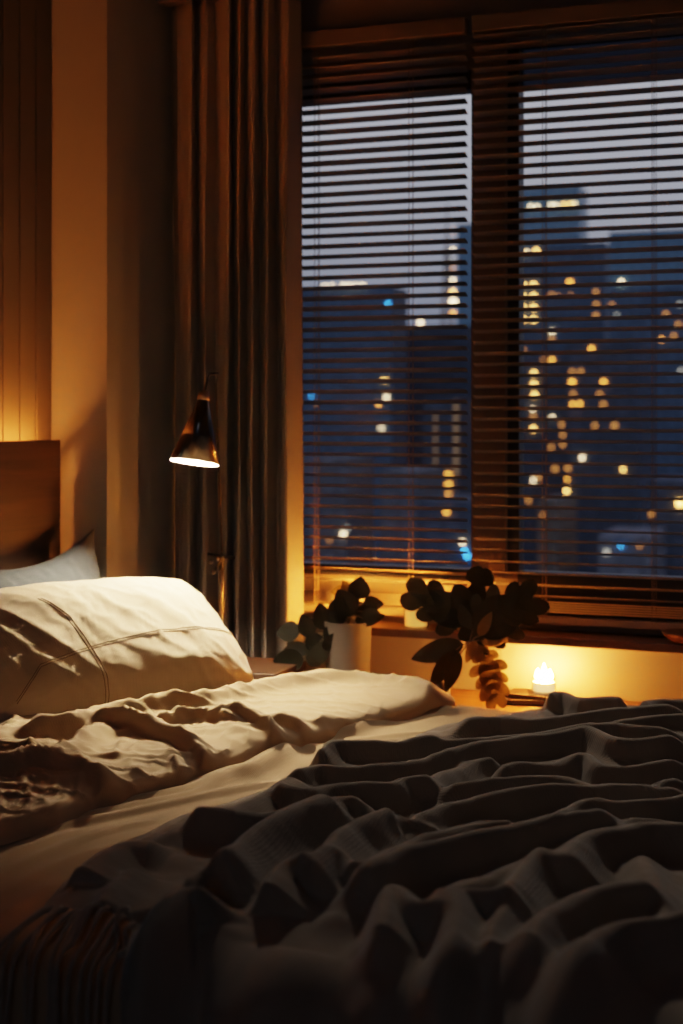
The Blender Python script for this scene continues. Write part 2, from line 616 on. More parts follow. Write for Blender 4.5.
for yy in (1.55, 3.645):
    ls.v += [(-2.2450, yy, 1.2580), (-2.2372, yy, 1.2663), (-2.2367, yy, 1.2658), (-2.2445, yy, 1.2575)]
ls.f += [(0, 1, 5, 4), (1, 2, 6, 5), (2, 3, 7, 6), (3, 0, 4, 7), (0, 3, 2, 1), (4, 5, 6, 7)]
ls.build('light_strip', M['led'], bed)['label'] = 'glowing amber light strip along the back of the headboard'


def bend(q, off, edge=YE0, rad=.045, ztop=.56):
    """profile of cloth lying on the bed and falling over the near edge: arc coordinate -> (Y, Z); off along the normal"""
    s = edge + rad - q                      # >0 past the start of the bend
    L = rad * math.pi / 2
    Y = np.where(s <= 0, q, 0)
    a = np.clip(s / rad, 0, math.pi / 2)
    Yc = edge + rad - np.sin(a) * (rad + off)
    Zc = ztop - rad + np.cos(a) * (rad + off)
    down = np.clip(s - L, 0, None)
    Yo = np.where(s <= 0, q, Yc)
    Zo = np.where(s <= 0, ztop + off, Zc - down)
    return Yo, Zo


# ---- sheet
sheet_r = [
    ([(200, 791), (225, 775), (253, 767), (278, 754), (292, 744), (323, 743)], .030, .030, .05),
    ([(30, 828), (64, 820), (117, 810), (164, 801), (200, 794), (240, 785), (290, 772)], .012, .012, .018),
    ([(60, 815), (123, 803), (164, 796), (200, 789), (240, 780)], .012, .012, .016),
    ([(110, 800), (146, 793), (176, 787), (215, 781)], .012, .012, .016),
    ([(310, 738), (345, 731), (370, 722), (398, 712), (430, 708), (462, 706)], .030, .025, .05),
    ([(320, 737), (380, 733), (430, 728), (480, 724)], .007, .010, .02),
    ([(0, 868), (40, 848), (80, 833), (120, 822), (170, 812)], .006, .010, .02),
    ([(0, 890), (35, 868), (75, 850), (110, 838)], .006, .010, .02),
    ([(0, 912), (30, 892), (60, 872)], .006, .010, .02),
    ([(0, 850), (50, 833), (90, 822)], .005, .008, .015),
]
qx = np.linspace(XB0 + .01, XB1, 260)
qq = np.linspace(YE0 - .20, YE1, 260)
Xs, Qs = np.meshgrid(qx, qq, indexing='ij')
off = ridges(Xs, Qs, sheet_r, .58) + .004 + .006 * (fbm(Xs * 3, Qs * 5) + .5)
off *= smooth01((YE1 + .0 - Qs) / .05) * .9 + .1
Ys, Zs = bend(Qs, off)
Zs -= .04 * smooth01((Qs - (YE1 - .05)) / .05)
P = np.stack([Xs, Ys, Zs], -1)
sh = link('bed_sheet', grid_mesh(P), M['sheet'], None, smooth=True)
tag(sh, 'beige cotton sheet spread flat over the mattress, creased beside the dark blanket', 'sheet')

# ---- duvet: folded back band across the bed
fr_pts = [onZ(*p, .585) for p in [(-120, 868), (0, 837), (60, 818), (97, 803), (158, 787), (215, 770), (257, 755), (294, 746), (340, 732), (389, 717), (430, 708), (463, 703)]]
fy = np.array([p.y for p in fr_pts])
fx = np.array([p.x for p in fr_pts])


def duvet_front(Y):
    return np.interp(Y, fy, fx)


DZ = .655
duvet_r = [
    ([(0, 731), (42, 727), (77, 723), (95, 713), (123, 706), (158, 701), (197, 697), (240, 688)], .034, .03, .05),
    ([(77, 724), (105, 719), (140, 723), (169, 731), (197, 739), (240, 751)], .036, .024, .05),
    ([(20, 765), (46, 754), (70, 742), (91, 730), (105, 720)], .022, .03, .03),
    ([(-40, 770), (0, 764), (42, 757), (84, 761), (116, 769), (151, 768), (158, 775)], .034, .03, .04),
    ([(-10, 746), (21, 744), (39, 752)], .02, .02, .03),
    ([(150, 716), (193, 708), (240, 715)], .022, .018, .03),
    ([(200, 711), (233, 711), (266, 719), (294, 735)], .034, .022, .04),
    ([(250, 713), (294, 711), (319, 723), (340, 732)], .030, .02, .04),
    ([(200, 696), (241, 687), (282, 678), (323, 673), (356, 671), (397, 673), (430, 682), (452, 694)], .030, .04, .05),
    ([(300, 706), (340, 700), (380, 698), (420, 700)], .012, .02, .03),
    ([(160, 741), (186, 748), (210, 745)], .02, .02, .03),
    ([(-10, 795), (30, 790), (70, 790)], .012, .02, .03),
    ([(205, 741), (213, 733), (222, 728)], .014, .012, .012),
]
nb, na = 190, 330
Yg = np.linspace(1.62, 3.685, na)
bb = np.linspace(0, 1, nb)
Bm, Ym = np.meshgrid(bb, Yg, indexing='ij')
xf = duvet_front(Ym)
xbk = np.interp(Ym, [1.6, 2.6, 3.1, 3.4, 3.67], [-2.16, -2.12, -1.98, -1.76, -1.50])
# the far end narrows to a rounded tip
endt = np.clip((3.685 - Ym) / .13, 0, 1)
rnd = np.sqrt(np.clip(1 - (1 - endt) ** 2, 0, 1))
mid = .5 * (xf + xbk)
xf2 = mid + (xf - mid) * (.55 + .45 * rnd)
xb2 = mid + (xbk - mid) * (.55 + .45 * rnd)
Xm = xb2 + (xf2 - xb2) * Bm
prof = np.clip(1 - np.abs(2 * Bm - 1) ** 5, 0, 1) ** .55
base = .052 * prof * rnd
DSH = .5
duvet_r = [(a, b * 1.2, c * .8, d * .7) for a, b, c, d in duvet_r]
rd = ridges(Xm, Ym, duvet_r, DZ, p=3, taper=.14, shear=DSH)
# crisp linen wrinkles running roughly along the folds
ca, sa = math.cos(.5), math.sin(.5)
U_ = (Xm * ca + Ym * sa)
V_ = (-Xm * sa + Ym * ca)
wr = .013 * crease(U_ * 7 + 1.5 * fbm(Xm * 4, Ym * 4), V_ * 24) + .009 * crease(U_ * 22, V_ * 9 + 2 * fbm(Xm * 5, Ym * 5))
wr += .006 * crease(Xm * 40 + 3 * fbm(Xm * 6, Ym * 6), Ym * 14)
wr += .008 * fbm(Xm * 6, Ym * 6)
wr = wr * (1 - .6 * smooth01((Ym - 2.9) / .5))
H = .572 + base + (rd + wr) * prof * (.15 + .85 * rnd)
H += np.where(Bm > .985, -.004, 0)
# the front lip bulges over its own foot
bul = .022 * np.sin(np.pi * np.clip((Bm - .8) / .2, 0, 1)) * rnd
Xm = Xm + bul
Yd, Zd = bend(Ym, H - .56)
Zd = np.where(Ym < YE0 + .045, Zd, H)
Yd = Yd - DSH * rd * prof * rnd * smooth01((Ym - YE0 - .05) / .1)
P = np.stack([Xm, Yd, Zd], -1)
dv = link('duvet', grid_mesh(P), M['linen_duvet'], None, smooth=True)
tag(dv, 'rumpled beige linen duvet folded back in front of the pillows', 'duvet')

# ---- throw blanket
hem_px = [(30, 930), (60, 880), (130, 837), (185, 815), (210, 808), (237, 797), (273, 786), (295, 776), (328, 752), (365, 749), (392, 745), (420, 734), (450, 727), (476, 721), (493, 716), (520, 710), (561, 701)]
hp = [onZ(*p, .60) for p in hem_px]
hy = np.array([p.y for p in hp])
hx = np.array([p.x for p in hp])
o_ = np.argsort(hy)
hy, hx = hy[o_], hx[o_]
BZ = .63
far = dict(A=.038, wn=.026, wf=.07)
BR = [
    ([(440, 732), (461, 730), (493, 726), (529, 730), (564, 726), (589, 723), (625, 717), (653, 714), (700, 714)], .036, .028, .06),
    ([(380, 751), (440, 749), (476, 747), (511, 743), (547, 740), (582, 737), (618, 736), (653, 739), (700, 741)], .036, .028, .05),
    ([(575, 736), (611, 730), (639, 726), (661, 722), (700, 720)], .03, .025, .05),
    ([(420, 768), (440, 763), (472, 756), (511, 751), (547, 747), (579, 744), (596, 747), (618, 754), (653, 755), (700, 750)], .044, .034, .05),
    ([(425, 790), (440, 781), (454, 774), (476, 765), (504, 762)], .034, .03, .06),
    ([(493, 783), (508, 775), (529, 773), (550, 774), (572, 767), (586, 767), (600, 774), (625, 776), (653, 774), (700, 772)], .038, .03, .05),
    ([(425, 796), (465, 790), (493, 787), (522, 786), (557, 788), (589, 795), (618, 799), (643, 801), (661, 794), (700, 786)], .036, .03, .05),
    ([(400, 838), (440, 820), (461, 815), (493, 808), (522, 803), (550, 800), (582, 801), (618, 801), (653, 803), (710, 803)], .042, .034, .05),
    ([(440, 831), (468, 822), (490, 816), (520, 818)], .016, .018, .03),
    ([(536, 840), (557, 828), (579, 817), (596, 815), (618, 817), (653, 815), (710, 810)], .044, .034, .05),
    ([(545, 850), (589, 840), (618, 833), (646, 829), (710, 834)], .036, .034, .05),
    ([(545, 707), (561, 702), (582, 708), (607, 710), (632, 713)], .045, .03, .03),
    ([(640, 712), (660, 707), (700, 707)], .035, .03, .03),
    ([(290, 781), (300, 775), (321, 771), (346, 773), (376, 770), (405, 768), (450, 759)], .034, .028, .05),
    ([(215, 828), (237, 813), (259, 801), (280, 788), (299, 776)], .028, .035, .05),
    ([(268, 794), (291, 803), (310, 804), (328, 799), (357, 797), (390, 797), (405, 792), (450, 789)], .046, .034, .05),
    ([(170, 836), (200, 834), (237, 837), (273, 837), (302, 830), (321, 824), (335, 815), (354, 813), (368, 819)], .046, .036, .05),
    ([(360, 819), (398, 828), (427, 831), (445, 829)], .022, .016, .03),
    ([(205, 900), (222, 893), (240, 875), (259, 860), (291, 844), (320, 833), (346, 823)], .060, .040, .07),
    ([(300, 903), (324, 879), (346, 857), (368, 845), (390, 835), (410, 837)], .050, .036, .06),
    ([(312, 762), (330, 752), (366, 750), (405, 751), (450, 747)], .036, .03, .05),
    ([(340, 897), (357, 893), (390, 880), (420, 867), (450, 857), (480, 846), (536, 842)], .046, .034, .06),
    ([(335, 921), (350, 914), (376, 900), (405, 888), (440, 879), (476, 870), (511, 861), (547, 851), (589, 842), (640, 838)], .060, .045, .06),
    ([(561, 893), (572, 874), (590, 860), (625, 851), (654, 845), (710, 845)], .050, .045, .07),
    ([(436, 925), (444, 912), (465, 899), (493, 888), (530, 876)], .034, .035, .06),
    ([(447, 990), (454, 957), (458, 931), (465, 921), (497, 923), (511, 915), (525, 894), (543, 875), (558, 867)], .050, .036, .05),
    ([(490, 975), (493, 950), (504, 932), (514, 915)], .040, .03, .04),
    ([(520, 990), (543, 959), (565, 945), (590, 932), (618, 922), (654, 914), (670, 912)], .060, .045, .07),
    ([(560, 1020), (590, 984), (618, 966), (646, 959), (710, 948)], .060, .045, .07),
    ([(639, 861), (654, 893), (664, 911), (664, 950)], .035, .04, .05),
    ([(265, 917), (277, 895), (292, 889), (313, 894)], .050, .045, .04),
    ([(310, 899), (328, 881), (343, 878), (357, 893)], .04, .03, .03),
    ([(379, 965), (387, 921), (400, 919), (412, 932), (434, 932), (446, 914)], .050, .04, .045),
    ([(105, 915), (130, 911), (163, 906), (168, 910)], .024, .022, .03),
    ([(143, 970), (154, 941), (176, 923), (193, 919), (207, 928)], .055, .04, .05),
    ([(75, 880), (100, 862), (125, 850), (165, 852)], .030, .05, .05),
    ([(100, 905), (120, 880), (138, 865)], .022, .03, .04),
    ([(180, 885), (210, 878), (240, 868)], .022, .02, .03),
]
nbx, nq = 300, 520
b1 = np.linspace(0, 1, nbx)
a1 = np.linspace(0, 1, nq)
Bb, Aa = np.meshgrid(b1, a1, indexing='ij')
XRB = .02
x_lin = -1.15 + (XRB + 1.15) * Bb
qn = np.interp(x_lin, [-1.15, -1.0, -.95, -.90, -.85, 0.1], [1.868, 1.855, 1.77, 1.52, 1.34, 1.30])
Qb = qn + (3.735 - qn) * Aa
xl = np.interp(Qb, hy, hx) + .006 * np.sin(Qb * 23)
Xb = xl + (XRB - xl) * Bb
SHR = .6
BR = [(a, b * 1.3, c * .95, d * .72) for a, b, c, d in BR]
fold = ridges(Xb, Qb, BR, BZ, p=3.2, taper=.12, shear=SHR)
low = .016 * (fbm(Xb * 4, Qb * 4) + .3) + .005 * fbm(Xb * 11, Qb * 14)
hang = smooth01((YE0 + .06 - Qb) / .1)
folds_down = .035 * (np.sin(Xb * 31 + 3 * fbm(Xb * 2, Qb * 1.2)) + .6 * np.sin(Xb * 17 + 1)) * hang
ob = .040 + fold + low * 1.0 + np.maximum(folds_down + .03 * hang, -.005)
edge_in = smooth01(Bb / .035)
ob = .030 + (ob - .030) * (.35 + .65 * edge_in)
# far edge sinks over the bed side
drop = smooth01((Qb - (YE1 - .03)) / .06)
Yb_, Zb_ = bend(Qb, ob, ztop=.562)
Zb_ = Zb_ - drop * .05 - .16 * np.clip((Xb - XB1 + .02) / .14, 0, 1) ** 2
Yb_ = Yb_ - SHR * fold * (1 - hang) * (1 - drop)
P = np.stack([Xb, Yb_, Zb_], -1)
bk = thing('throw_blanket', 'charcoal wool throw blanket with deep folds and a tasselled end', 'blanket', (-.6, 2.7, .58))
bo = link('blanket_cloth', grid_mesh(P), M['blanket'], bk, smooth=True)
sm = bo.modifiers.new('thick', 'SOLIDIFY')
sm.thickness = .005
sm.offset = -1
# tassels along the near left end
nt_ = 15
for i in range(nt_):
    bi = int(2 + i * (0.165 * nbx) / nt_)
    p0 = Vector(P[bi, 0])
    L_ = random.uniform(.10, .15)
    sw = random.uniform(-.05, .03)
    e_ = YE0 - .012 - .006 * random.random()
    keys = [p0 + Vector((0, .006, .0)), p0 + Vector((sw * .1, -.02, .002)), Vector((p0.x + sw * .3, e_ + .030, .590)), Vector((p0.x + sw * .45, e_ + .004, .578)),
            Vector((p0.x + sw * .6, e_ - .014, .555)), Vector((p0.x + sw * .8, e_ - .020, .53 - L_ * .4)), Vector((p0.x + sw * 1.1, e_ - .016 + .008 * random.random(), .53 - L_))]
    pts = []
    for k in range(len(keys) - 1):
        a_, b_, c_, d_ = keys[max(k - 1, 0)], keys[k], keys[k + 1], keys[min(k + 2, len(keys) - 1)]
        for t in (0, .33, .66):
            pts.append(.5 * (2 * b_ + (c_ - a_) * t + (2 * a_ - 5 * b_ + 4 * c_ - d_) * t * t + (3 * b_ - a_ - 3 * c_ + d_) * t ** 3))
    pts.append(keys[-1])
    rad = [.0046 * (1 - .4 * k / (len(pts) - 1)) for k in range(len(pts))]
    MB().tube(pts, rad, 8).build('tassel', M['tassel'], bk, smooth=True)

# ------------------------------------------------------------------ pillows


def make_pillow(name, label, centre, udir, vdir, W, Hh, T, m, n=110, wrinkle=1.0, seed=0, corner=.0, sag=0.0, seams=None, group=None, rnd_c=.0, slant=0.0):
    u_ = Vector(udir).normalized()
    v_ = Vector(vdir).normalized()
    v_ = (v_ - u_ * v_.dot(u_)).normalized()
    w_ = u_.cross(v_)
    a = np.linspace(-1, 1, n)
    # denser near the rim
    a = np.sin(a * math.pi / 2) * .6 + a * .4
    U, V = np.meshgrid(a, a, indexing='ij')

    def surf(U, V, side):
        prof = np.clip((1 - np.abs(U) ** 2.6), 0, 1) ** .5 * np.clip((1 - np.abs(V) ** 2.6), 0, 1) ** .5
        rim = np.minimum(1 - np.abs(U), 1 - np.abs(V))
        # pincushion outline
        uu = U * (1 - .055 * (1 - V ** 2) * np.abs(U) ** 2) * (1 + corner * np.abs(V) ** 6 * np.abs(U) ** 6)
        vv = V * (1 - .07 * (1 - U ** 2) * np.abs(V) ** 2) * (1 + corner * np.abs(U) ** 6 * np.abs(V) ** 6)
        s1 = seed * 3.7
        wr = .007 * fbm(U * 1.6 + s1, V * 1.6 + s1 + side)
        # radiating gathers from the rim
        ed = np.exp(-np.clip(rim, 0, 1) / .28)
        wr = wr + .007 * ed * crease(U * 9 + s1 + fbm(U * 3, V * 3 + side) * 1.5, V * 5 + s1) * np.clip(rim / .04, 0, 1)
        wr = wr + .006 * crease(U * 6 + V * 2.4 + s1 + .6 * fbm(U * 2, V * 2), V * .9 + side) * prof
        wr = wr + .0035 * crease(U * 13 + V * 2 + s1 + fbm(U * 4, V * 4), V * 3 + side) * prof
        d = side * (T * prof + wr * wrinkle * np.clip(rim / .08, 0, 1))
        dz = -sag * (1 - U ** 2)
        uu = uu - slant * (V + 1) / 2 * (U + 1) / 2
        # soft rounded corners
        rc = 1 - rnd_c * np.clip(np.abs(U * V), 0, 1) ** 3
        uu, vv = uu * rc, vv * rc
        return uu * W / 2, vv * Hh / 2 + dz * (V > -2), d

    def world(x, y, d):
        c = Vector(centre)
        return np.stack([c[i] + x * u_[i] + y * v_[i] + d * w_[i] for i in range(3)], -1)

    root = thing(name, label, 'pillow', centre, group)
    Pf = world(*surf(U, V, 1))
    Pb = world(*surf(U, V, -1))
    v = np.concatenate([Pf.reshape(-1, 3), Pb.reshape(-1, 3)])
    idx = np.arange(n * n).reshape(n, n)
    f1 = np.stack([idx[:-1, :-1], idx[1:, :-1], idx[1:, 1:], idx[:-1, 1:]], -1).reshape(-1, 4)
    f2 = f1[:, ::-1] + n * n
    me = bpy.data.meshes.new(name)
    me.from_pydata(v.tolist(), [], np.concatenate([f1, f2]).tolist())
    me.update()
    bm = bmesh.new()
    bm.from_mesh(me)
    bmesh.ops.remove_doubles(bm, verts=bm.verts, dist=1e-4)
    bm.to_mesh(me)
    bm.free()
    link('pillowcase', me, m, root, smooth=True)
    if seams:
        for s in seams:
            mbs = MB()
            for dv_ in (-.010, .010):
                pts = []
                for i in range(len(s) - 1):
                    for k in range(14):
                        t = k / 14
                        pts.append((s[i][0] * (1 - t) + s[i + 1][0] * t, s[i][1] * (1 - t) + s[i + 1][1] * t))
                pts.append(s[-1])
                horiz = abs(s[-1][0] - s[0][0]) > abs(s[-1][1] - s[0][1])
                A = np.array(pts)
                A[:, 1 if horiz else 0] += dv_ * (1.4 if horiz else 1)
                x, y, d = surf(A[:, 0], A[:, 1], 1)
                Wp = world(x, y, d + .0004)
                mbs.tube([Vector(p) for p in Wp], .0010, 6)
            mbs.build('seam', M['seam'], root, smooth=True)
    return root


GP = 'pillows propped against the headboard'
ux, uy = .34, .73
make_pillow('pillow', 'large cream linen pillow with stitched seams, brightly lit by the lamp', (-1.84, 3.24, .712), (ux, uy, -.01),
            (-.60, .14, .78), .93, .44, .175, M['linen'], wrinkle=1.0, seed=1, sag=.0, rnd_c=.13, slant=.21, group=GP,
            seams=[[(-.80, -.62), (-.62, -.30), (-.3, -.22), (.2, -.14), (.6, -.13), (.98, -.16)], [(-.46, .50), (-.36, .2), (-.31, -.2), (-.27, -.6), (-.27, -.9)]])
make_pillow('pillow', 'blue grey pillow standing behind the cream one with one pointed corner up', (-2.105, 3.335, .795), (.06, .99, .0),
            (-.20, .0, .98), .74, .40, .07, M['grey_pillow'], n=70, wrinkle=.8, seed=4, corner=.10, sag=.05, slant=.13, group=GP)

# ------------------------------------------------------------------ nightstand and low cabinet
ns = thing('nightstand', 'dark wooden nightstand in front of the curtain under the lamp', 'nightstand', (-1.83, 3.87, 0))
MB().box(-2.10, -1.575, 3.745, 3.995, .575, .60).build('top', M['dark_wood'], ns, bevel=0.003)
MB().box(-2.09, -1.585, 3.76, 3.99, .15, .574).build('carcass', M['dark_wood'], ns, bevel=0.003)
for z0 in (.17, .375):
    d_ = MB().box(-2.08, -1.595, 3.748, 3.759, z0, z0 + .19).build('drawer', M['dark_wood'], ns, bevel=0.002)
    k_ = MB().lathe([(0, 0), (.010, .0), (.012, .012), (.006, .016), (0, .016)], (-1.84, 3.748, z0 + .1), 16, (0, -1, 0)).build('knob', M['brushed'], ns, smooth=True)
    k_.parent = d_
    k_.matrix_parent_inverse = d_.matrix_world.inverted()
for xx in (-2.06, -1.62):
    for yy in (3.78, 3.965):
        MB().lathe([(0, 0), (.012, 0), (.018, .15), (0, .15)], (xx, yy, 0), 12).build('leg', M['dark_wood'], ns)

lc = thing('low_cabinet', 'long low honey oak cabinet between the bed and the window wall', 'cabinet', (-.4, 4.0, 0))
MB().box(-1.56, 0.75, 3.79, 4.198, .48, .505).build('top', M['ledge_wood'], lc, bevel=0.003)
MB().box(-1.55, 0.74, 3.82, 4.19, .06, .479).build('carcass', M['ledge_wood'], lc)
for k in range(4):
    x0 = -1.54 + k * .57
    d_ = MB().box(x0, x0 + .555, 3.80, 3.819, .08, .47).build('door', M['ledge_wood'], lc, bevel=0.002)

# ------------------------------------------------------------------ bedside lamp
LB = onY(221, 640, 3.90)
lx, ly = LB.x, 3.90
lamp = thing('bedside_lamp', 'lit bedside lamp with dark conical metal shade on an arm above the pillow', 'lamp', (lx, ly, .601))
MB().lathe([(0, 0), (.075, 0), (.077, .004), (.075, .012), (.02, .016), (0, .016)], (lx, ly, .601), 40).build('base', M['black_metal'], lamp, auto=True)
jz = onY(221, 569, 3.90).z
mz = onY(221, 586, 3.90).z
pl = MB().lathe([(.0065, .016), (.0065, mz - .603)], (lx, ly, .601), 20)
pl.lathe([(.0072, mz - .602), (.0072, jz - .601), (.0, jz - .601)], (lx, ly, .601), 20)
pl.build('pole', M['brushed'], lamp, smooth=True)
jt = MB()
jp = Vector((lx, ly, jz))
jt.tube([jp + Vector((0, 0, -.002)), jp + Vector((0.003, 0, .040))], .008, 14)
jt.tube([jp + Vector((-.040, -.008, .045)), jp + Vector((.042, .006, .034))], .0052, 12)
jt.tube([jp + Vector((.004, -.004, .036)), jp + Vector((-.010, -.02, -.004))], .004, 12)
jt.build('joint', M['black_metal'], lamp, auto=True)
for dx, dy_, dz in ((-.002, -.016, .032), (-.027, -.014, .022), (-.016, -.022, -.008)):
    MB().lathe([(0, -.006), (.006, -.006), (.007, 0), (.006, .005), (0, .006)], jp + Vector((dx, dy_, dz)), 14, (0.2, -1, .2)).build('knob', M['chrome'], lamp, smooth=True)
# shade: axis from apex to mouth
YS = 3.50
apex = onY(203.5, 398, YS)
mouth = onY(194.5, 462.5, YS - .033)
ax = (mouth - apex)
hs = ax.length
ax.normalize()
RS = .068
sh_out = MB().lathe([(.012, 0.0), (.016, .012), (RS, hs), (RS - .0015, hs)], apex, 64, ax)
sh_out.build('shade', M['shade_out'], lamp, smooth=True)
MB().lathe([(RS - .0014, hs + .0003), (.014, .014), (0, .014)], apex, 64, ax).build('shade_lining', M['shade_in'], lamp, smooth=True)
MB().lathe([(0, -.022), (.010, -.020), (.0155, -.010), (.0165, .006), (.012, .006)], apex, 28, ax).build('neck_cap', M['brushed'], lamp, smooth=True)
MB().lathe([(0, 0), (.012, .004), (.014, .03), (.014, .062)], apex + ax * .012, 20, ax).build('bulb_socket', M['shade_in'], lamp, smooth=True)
bmb = bmesh.new()
bmesh.ops.create_icosphere(bmb, subdivisions=2, radius=.019)
me = bpy.data.meshes.new('bulb')
bmb.to_mesh(me)
bmb.free()
bl_ = link('bulb', me, M['bulb'], lamp, smooth=True)
me.transform(Matrix.Translation(apex + ax * (hs - .063)))
top = onY(209, 374, YS + .03)
arm = MB()
arm.tube([apex - ax * .018, top], .0032, 10)
arm.build('stem', M['black_metal'], lamp, smooth=True)
a2 = MB()
a2.tube([top, top + Vector((.004, .05, .004)), Vector((lx - .012, ly - .01, top.z - .02)), Vector((lx + .003, ly, jz + .036))], .0032, 10)
a2.build('arm', M['black_metal'], lamp, smooth=True)

# ------------------------------------------------------------------ unseen fill light added in the ceiling to brighten the blanket folds
DL = Vector((-1.45, 3.95, ZC))
dl = thing('added_fill_light', 'added unseen fill light in the ceiling above the far side of the bed', 'fill light', DL)
MB().lathe([(.045, -.002), (.060, -.006), (.066, -.004), (.066, 0)], DL, 40).build('fill_light_ring', M['frame'], dl, smooth=True)
ld = bpy.data.lights.new('added_fill_spot', 'SPOT')
ld.energy = 60
ld.color = (1.0, .88, .76)
ld.spot_size = math.radians(64)
ld.spot_blend = 1.0
ld.shadow_soft_size = .05
lo = bpy.data.objects.new('added_fill_spot', ld)
COL.objects.link(lo)
lo.parent = dl
lo.location = (0, 0, -.02)
lo.rotation_euler = (Vector((-.25, 2.9, .6)) - DL).to_track_quat('-Z', 'Y').to_euler()

# ------------------------------------------------------------------ candles


def flame_mesh(c, h, r):
    return MB().lathe([(0, 0), (r * .55, h * .08), (r, h * .28), (r * .75, h * .55), (r * .3, h * .82), (0, h)], c, 14)


GC = 'lit candles by the window'


def jar_candle(base, R, Hj, wax_h, label, wm, flame=True, fscale=1.0, fl_mat=None, wicks=(0,)):
    base = Vector(base)
    t = thing('candle', label, 'candle', base, GC)
    MB().lathe([(0, .0), (R, .0), (R, Hj), (R - .002, Hj), (R - .0025, .004), (0, .004)], base, 40).build('glass_jar', M['jar_glass'], t, smooth=False, auto=True)
    MB().lathe([(0, .005), (R - .004, .005), (R - .004, wax_h), (R - .010, wax_h - .002), (0, wax_h - .003)], base, 36).build('wax', wm, t, auto=True)
    for k, dx in enumerate(wicks):
        wp = base + Vector((dx, 0, 0))
        MB().tube([wp + Vector((0, 0, wax_h - .004)), wp + Vector((.001, 0, wax_h + .010))], .0012, 6).build('wick', M['wick'], t)
        flame_mesh(wp + Vector((0, 0, wax_h + .006)), .030 * fscale * (1.25 if k == 0 else .85), .0075 * fscale).build('flame', fl_mat or M['flame'], t, smooth=True)
    return t


c1 = onZ(544, 697, .5225)
c1 = onY(544, 697, 4.05)
bk_p = Vector((c1.x, 4.04, .505))
# books under the candle
GB = 'books stacked flat under the candle'


def book(x, y, z, w, d, h, rot, label, cm):
    t = thing('book', label, 'book', (x, y, z), GB)
    R_ = Matrix.Translation((x, y, z)) @ Matrix.Rotation(rot, 4, 'Z')
    cov = MB().box(-w / 2, w / 2, -d / 2, d / 2, 0, .003).box(-w / 2, w / 2, -d / 2, d / 2, h - .003, h).box(-w / 2, -w / 2 + .003, -d / 2, d / 2, .003, h - .003)
    o = cov.build('cover', cm, t)
    o.data.transform(R_)
    pg = MB().box(-w / 2 + .004, w / 2 - .004, -d / 2 + .004, d / 2 - .004, .0032, h - .0032).build('pages', M['paper'], t)
    pg.data.transform(R_)
    return t


bx = onY(528, 703, 4.0)
book(bx.x - .02, 4.08, .506, .17, .12, .014, .12, 'dark brown book lying on the cabinet, lower of two under the candle', M['book_dark'])
book(bx.x - .008, 4.09, .521, .14, .10, .010, -.06, 'thin dark book lying on the lower book, directly under the candle', M['book_dark'])
jar_candle((onY(544, 690, 4.105).x, 4.105, .532), .036, .050, .030, 'short three wick candle in a clear jar burning brightest on the books below the sill', M['wax_bright'], fscale=1.3, wicks=(0, -.018, .017))
c2 = onY(417, 620, 4.115)
jar_candle((c2.x, 4.105, .701), .037, .090, .072, 'candle in a glass on the sill, half hidden by the split leaves', M['wax'], fscale=1.0, fl_mat=M['flame_soft'])
c3 = onY(341, 620, 4.10)
jar_candle((c3.x, 4.10, .701), .030, .060, .042, 'candle on the sill hidden behind the oval leaves of the potted plant', M['wax'], fscale=1.1, fl_mat=M['flame_soft'])

bw = thing('bowl', 'shallow brown wooden bowl at the right end of the window sill', 'bowl', onY(683, 640, 4.085))
bw.location.z = .701
MB().lathe([(0, 0), (.024, 0), (.036, .007), (.057, .026), (.059, .031), (.055, .031), (.034, .011), (0, .008)], bw.location, 40).build('bowl_body', M['bowl'], bw, smooth=True)

# ------------------------------------------------------------------ plants


def basis(base, tip, toward):
    e1 = (tip - base)
    L_ = e1.length
    e1.normalize()
    n = Vector(toward)
    n = (n - e1 * n.dot(e1)).normalized()
    e2 = n.cross(e1)
    return e1, e2, n, L_


def oval_leaf(base, tip, width, toward, curl=.12, cup=.15, pw=.8):
    e1, e2, n, L_ = basis(base, tip, toward)
    v, f = [], []
    K, S = 14, 6
    for i in range(K + 1):
        t = i / K
        w = width / 2 * (math.sin(math.pi * t ** pw) ** .75) if 0 < t < 1 else .0004
        for j in range(S + 1):
            s = -1 + 2 * j / S
            h = -curl * L_ * (t * t) + cup * w * (s * s) + (.0 if j != S // 2 else -.04 * w)
            v.append(base + e1 * (L_ * t) + e2 * (w * s) + n * h)
    for i in range(K):
        for j in range(S):
            a = i * (S + 1) + j
            f.append((a, a + 1, a + S + 2, a + S + 1))
    return v, f


